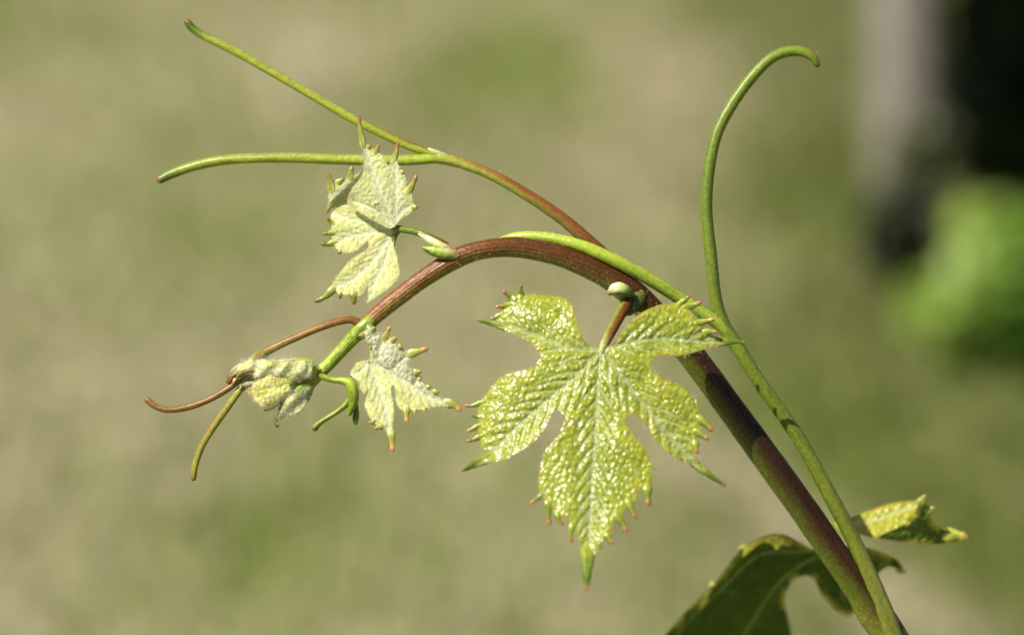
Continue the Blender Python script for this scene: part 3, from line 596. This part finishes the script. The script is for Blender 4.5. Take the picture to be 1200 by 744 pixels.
# ---- shaded older leaf low on the stem
L4 = [(952, 644), (944, 638), (932, 632), (922, 627), (912, 625), (902, 626), (892, 629), (882, 634), (872, 641), (864, 649), (856, 658), (848, 669), (840, 680), (830, 690), (820, 700), (810, 710), (800, 720), (790, 732), (778, 745), (764, 762), (756, 786), (766, 810), (792, 826), (806, 850), (836, 852), (866, 836), (890, 846), (912, 820), (926, 790), (928, 760), (926, 736), (921, 714), (921, 696), (926, 684), (934, 677), (946, 674), (955, 680), (962, 694), (972, 707), (984, 717), (996, 721), (1006, 712), (1012, 700), (1018, 688), (1026, 676), (1036, 666), (1046, 664), (1056, 671), (1059, 668), (1052, 657), (1040, 650), (1022, 643), (1000, 640), (975, 642)]
V4 = [[(985, 648), (950, 655), (915, 680), (880, 730), (850, 790), (838, 845)], [(985, 648), (940, 645), (890, 650), (850, 685), (800, 735), (766, 780)], [(985, 648), (985, 680), (992, 712)], [(985, 648), (1020, 652), (1054, 668)]]
def depth4(x, y):
    return -262 - 1.05 * (y - 640) - .05 * (x - 900) + .016 * np.clip(646 + .75 * np.clip(860 - x, 0, 99) - y, 0, 40) ** 2
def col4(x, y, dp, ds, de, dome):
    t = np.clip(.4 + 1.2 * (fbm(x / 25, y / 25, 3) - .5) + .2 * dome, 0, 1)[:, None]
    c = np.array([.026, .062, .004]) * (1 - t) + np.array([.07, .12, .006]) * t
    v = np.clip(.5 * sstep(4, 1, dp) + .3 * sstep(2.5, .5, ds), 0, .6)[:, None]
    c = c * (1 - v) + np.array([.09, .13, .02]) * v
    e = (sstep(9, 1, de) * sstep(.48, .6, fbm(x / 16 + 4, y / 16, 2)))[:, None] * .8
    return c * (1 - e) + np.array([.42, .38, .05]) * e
P4 = Patch(L4, depth4, V4, [(v, 26, 50, 45) for v in V4], 1.2, 11, 4, 14, 2.4, 41, .2)
leaf4 = put('leaf', P4.mesh(col4), M_old, label='dark green shaded leaf low behind the stem')
vein_parts(leaf4, P4, V4, 2.6, .9, np.array([.22, .27, .08]), M_old)
teeth(leaf4, P4, [(872, 641, 867, 642, 2.4, 2), (836, 684, 832, 687, 2.4, 2), (1054, 668, 1060, 671, 3, 0)], np.array([.5, .38, .08]), OLIVE * 1.3)
# the rolled-in margin that catches the sun, its brightness also put into the colour
roll = [[(872, 642), (880, 636), (890, 631), (902, 628), (914, 627), (924, 630), (930, 634), (926, 640), (916, 638), (910, 644), (906, 639), (896, 635), (886, 640), (876, 648), (870, 652)], [(836, 684), (834, 692), (830, 698), (828, 708), (820, 714), (822, 704), (828, 692)]]
for q, zc in zip(roll, (0, 0)):
    pr = Patch(q, lambda x, y: depth4(x, y) + 12 + 1.0 * (y - 632) * (1 if q is roll[0] else .3), [], (), .8, 6, 0, 9, 1.8, 43, .2)
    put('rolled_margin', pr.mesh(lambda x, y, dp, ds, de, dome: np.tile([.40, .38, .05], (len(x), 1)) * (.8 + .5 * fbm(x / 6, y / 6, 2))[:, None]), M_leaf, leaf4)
put('petiole', tube([(1022, 700, -66, 7), (1012, 680, -110, 6), (1000, 660, -190, 5.5), (985, 648, -268, 5), (972, 647, -274, 2)], [(0, RED, GREEN, 0), (1, OLIVE, GREEN, 0)], 2, 14), M_stem, leaf4)

# ---- small yellow leaf at the right of the tendril
A5 = [(976, 616), (988, 611), (1000, 605), (1012, 600), (1024, 596), (1038, 591), (1052, 588), (1064, 587), (1077, 586.5), (1080, 592), (1074, 600), (1066, 608), (1058, 616), (1050, 620), (1038, 625), (1026, 630), (1014, 628), (1000, 624), (986, 620)]
B5 = [(1078, 587), (1086, 592), (1091, 602), (1094, 612), (1104, 620), (1116, 624), (1128, 627), (1131, 630), (1116, 635), (1098, 637), (1080, 637), (1060, 635), (1040, 632), (1026, 629.5), (1038, 624.5), (1050, 619), (1058, 615), (1066, 607), (1073, 599)]
PA5 = Patch(A5, lambda x, y: -215 + .9 * (y - 610) + .15 * (x - 1020), [[(980, 617), (1020, 610), (1074, 592)]], (), 3.0, 8, 3, 9, 1.7, 51, .5)
PB5 = Patch(B5, lambda x, y: -190 - .75 * (y - 615) - .1 * (x - 1060), [[(1030, 628), (1070, 620), (1128, 629)]], (), 2.2, 9, 3, 9, 1.7, 52, .3)
leaf5 = put('leaf', [PA5.mesh(lambda *a: col1(*a) * [1.1, 1.0, .9]), PB5.mesh(lambda *a: col4(*a) * 1.25)], M_leaf, label='small bent leaf, sunlit yellow above and shaded green beneath, right of the tendril')  # darker leaf tint puts the underside's shade into the colour
teeth(leaf5, PB5, [(1080, 588, 1084, 581, 3.5, 2), (1088, 598, 1094, 595, 3.2, 2), (1112, 627, 1131, 629.5, 6, 1)], np.array([.45, .36, .08]), OLIVE * 1.3)
teeth(leaf5, PA5, [(1076, 590, 1079, 584, 3, 2), (1060, 613, 1063, 615, 3, 2)], BROWN, OLIVE)
put('petiole', tube([(1024, 700, -70, 6.5), (1016, 672, -120, 5.5), (1002, 640, -180, 5), (984, 618, -214, 4.5), (972, 612, -216, 2)], [(0, OLIVE, GREEN, 0), (1, OLIVE, GREEN, 0)], 2, 14), M_stem, leaf5)

# ------------------------------------------------------------------ woolly leaves still folded at the tip
WH, WY = np.array([.72, .72, .50]), np.array([.62, .62, .15])
young = []
young.append(put('young_leaf', [tube([(372, 436, 4, 9), (358, 433, 8, 11.5), (340, 433, 11, 11.5), (322, 433, 12, 10.5), (306, 432, 12, 9), (292, 431, 11, 7.5), (280, 433, 10, 6), (272, 439, 10, 4.2), (268, 447, 10, 3.2)],
                       [(0, LIME, LIME * .9, 0), (.2, LIME * 1.2, WY, .1), (.45, WH * 1.1, WH * .8, 0), (.75, WH, OLIVE * 1.6, .1), (.9, OLIVE * 1.4, BROWN, .1), (1, COPPER, COPPER, 0)], 1.3, 30, .09, 6, .10, flat=.8, seed=24, crinkle=.16, grain=.2),
                 tube([(300, 434, 17, 3), (291, 434, 18, 4.5), (283, 437, 18, 3.5), (279, 441, 17, 2)], [(0, WY, COPPER * 1.3, -.2), (.5, COPPER * 1.8, OLIVE * 1.4, .1), (1, OLIVE * 1.5, COPPER, 0)], 1.3, 14, .08, 4, .1, seed=25)],
    M_wool, label='white woolly folded leaflet curling over the shoot tip'))
young.append(put('young_leaf', [tube([(346, 452, 6, 7), (336, 450, 12, 11.5), (324, 452, 15, 14), (312, 457, 16, 13.5), (301, 459, 15, 9.5), (293, 457, 14, 4)],
                       [(0, LIME, LIME, 0), (.35, WY * 1.15, LIME * 1.05, .1), (.8, WY * 1.1, WY * 1.2, 0), (1, np.array([.6, .4, .28]), WY, 0)], 1.3, 28, .10, 4, .10, flat=.8, seed=26, crinkle=.16, grain=.15),
                 tube([(322, 468, 16, 4), (316, 474, 17, 5.5), (312, 478, 17, 4)], [(0, WY, WY, 0), (1, np.array([.68, .5, .4]), COPPER, 0)], 1.3, 14, .06, 4, .1, seed=27),
                 tube([(298, 449, 15, 2.5), (290, 451, 16, 4), (284, 452, 15, 2.5)], [(0, WH * .8, OLIVE, 0), (1, OLIVE, COPPER, 0)], 1.3, 12, .06, 4, .1, seed=28)],
    M_wool, label='yellow green folded leaflet in the shoot tip'))
young.append(put('young_leaf', [tube([(362, 450, 4, 8), (354, 459, 9, 10.5), (346, 469, 12, 11.5), (338, 478, 13, 9), (331, 485, 13, 5.5), (326, 490, 12, 2.6)],
                       [(0, LIME, LIME * .8, 0), (.3, LIME * 1.1, LIME * .7, .1), (.5, WH * 1.05, LIME, -.1), (.85, WH, WY, -.1), (1, COPPER, COPPER, 0)], 1.3, 28, .08, 6, .10, flat=.8, seed=29, crinkle=.16, grain=.2),
                 tube([(327, 487, 12, 2), (323, 494, 12, 2.2), (325, 498, 12, 2.6)], [(0, OLIVE, OLIVE, 0), (1, np.array([.6, .42, .2]), COPPER, 0)], 1.2, 10, seed=30)],
    M_wool, label='white woolly drooping leaflet under the shoot tip'))
def flap(outline, depth, g0, g1, seed, parent):
    p = Patch(outline, depth, [], (), 1.0, 5, 0, 9, 1.3, seed, .35)
    def f(x, y, dp, ds, de, dome):
        t = np.clip(.5 + 2.2 * (fbm(x / 9 + seed, y / 6, 3) - .5), 0, 1)[:, None]; c = np.array(g0) * (1 - t) + np.array(g1) * t
        e = (sstep(2.4, .3, de) * sstep(.40, .58, fbm(x / 7 + seed, y / 7, 2)))[:, None] * .85
        return c * (1 - e) + np.array([.36, .17, .06]) * e
    put('fold', p.mesh(f), M_wool, parent); return p
F1 = flap([(368, 425), (350, 422), (330, 423), (310, 421), (294, 421), (282, 425), (275, 433), (273, 440), (280, 436), (288, 433), (294, 438), (302, 444), (309, 441), (318, 439), (327, 441), (338, 444), (350, 447), (362, 441)],
     lambda x, y: 21 + 1.7 * np.sin((x + .8 * y) / 3.6 + 4 * fbm(x / 20, y / 20, 2)) - .028 * (y - 433) ** 2 - .004 * np.clip(300 - x, 0, 99) ** 2, (.56, .60, .16), (.82, .80, .46), 61, young[0])
F2 = flap([(297, 449), (310, 443), (324, 444), (335, 448), (342, 456), (338, 463), (330, 468), (326, 475), (318, 480), (311, 479), (303, 474), (296, 466), (292, 457)],
     lambda x, y: 30 - .020 * (y - 458) ** 2 - .012 * (x - 317) ** 2 + 2.2 * np.sin((y + .5 * x) / 5.5), (.55, .58, .09), (.86, .80, .28), 62, young[1])
F3 = flap([(360, 455), (350, 459), (340, 463), (332, 469), (328, 478), (323, 490), (330, 490), (340, 487), (350, 482), (357, 474), (361, 464)],
     lambda x, y: 25 - .020 * (x - y * .2 - 250) ** 2 + 2.0 * np.sin((x + y) / 4), (.48, .56, .13), (.80, .79, .44), 63, young[2])
put('young_leaf', [tube([(314, 412, -3, 4), (305, 415, -4, 5), (296, 422, -4, 5), (290, 430, -3, 3.5)], [(0, GREEN * 1.3, GREEN, 0), (1, PALE * .9, LIME, 0)], 1.3, 14, .06, 4, .1, seed=33)], M_wool, label='narrow green leaflet behind the fork of the thin tendril')

for i, (x0, y0, x1, y1, z, r) in enumerate(((304, 440, 297, 444, 22, 2.6), (312, 442, 306, 446, 22, 2.2), (326, 441, 321, 445, 23, 2.2), (276, 444, 272, 452, 16, 3), (283, 452, 281, 458, 18, 2.6), (303, 472, 306, 477, 20, 2.6), (334, 468, 327, 474, 22, 3), (332, 474, 325, 481, 22, 2.6), (340, 447, 334, 448, 20, 2.2), (296, 452, 291, 458, 20, 2.4))):
    put('gland', tube([(x0, y0, z - 5, r * .9), (x0 * .6 + x1 * .4, y0 * .6 + y1 * .4, z - 3, r * .75), (x0 * .3 + x1 * .7, y0 * .3 + y1 * .7, z - 2.5, r * .65)], [(0, WY, OLIVE, 0), (.5, COPPER * 1.4, OLIVE, 0), (1, TIP * .8, BROWN, 0)], 1.2, 10, 0, 4, .12, seed=i + 50), M_tooth)
# ------------------------------------------------------------------ fine hairs
def edge_hairs(leaf, patch, n, length, seed, width=.16):
    g = np.random.default_rng(seed); e = patch.edge; i = g.integers(0, len(e), n)
    t = e[(i + 1) % len(e)] - e[i - 1]; nrm = np.stack([t[:, 1], -t[:, 0]], 1); nrm /= np.linalg.norm(nrm, axis=1)[:, None] + 1e-9
    hairs('hairs', patch.at(e[i]), np.column_stack([nrm * g.choice([-1, 1], n)[:, None], g.normal(size=n) * .5]), length, width, leaf, seed=seed)
def face_hairs(leaf, patch, n, length, seed, width=.14, on_vein=True):
    g = np.random.default_rng(seed); w = np.exp(-patch.info[0] / 4) + .12 if on_vein else np.ones(len(patch.xy))
    i = g.choice(len(patch.xy), n, p=w / w.sum())
    hairs('hairs', np.column_stack([patch.xy[i], patch.z[i]]), np.column_stack([g.normal(size=(n, 2)), .5 + 0 * i]), length, width, leaf, seed=seed)
edge_hairs(leaf1, P1, 420, 7, 1); face_hairs(leaf1, P1, 1500, 6, 2)
for lf, p, k in ((young[0], F1, 71), (young[1], F2, 72), (young[2], F3, 73)):
    edge_hairs(lf, p, 200, 7, k); face_hairs(lf, p, 420, 6, k + 5, on_vein=False)
for lf, ps, k in ((leaf2, (PA2, PB2, PC2), 10), (leaf3, (PA3, PB3), 20)):
    for j, p in enumerate(ps):
        edge_hairs(lf, p, 260, 5, k + j); face_hairs(lf, p, 700, 4.5, k + j + 5, on_vein=False)
def stem_hairs(path, n, length, seed, t0=0, t1=1):
    g = np.random.default_rng(seed); p = resample(path, 2); i = (g.random(n) * (t1 - t0) + t0) * (len(p) - 2); i = i.astype(int)
    d = p[i + 1, :3] - p[i, :3]; a = g.random(n) * 6.283
    s = np.stack([d[:, 1], -d[:, 0], 0 * a], 1); s /= np.linalg.norm(s, axis=1)[:, None]
    q = s * np.cos(a)[:, None] + np.array([0, 0, 1.]) * np.sin(a)[:, None]
    hairs('hairs', p[i, :3] + q * p[i, 3:4] * .97, q, length, .15, shoot, seed=seed)
stem_hairs(STEM, 620, 5, 40, .35, 1.0)
stem_hairs(t4, 130, 4, 43, .1, 1); stem_hairs(t1, 60, 4, 44); stem_hairs(t3, 60, 5, 45); stem_hairs(t2, 40, 4, 46)
stem_hairs([(372, 436, 6, 9), (340, 433, 12, 12), (306, 432, 12, 9), (280, 433, 10, 6)], 900, 8, 41)
stem_hairs([(362, 450, 6, 8), (346, 469, 12, 12), (331, 485, 13, 6)], 500, 7, 42)
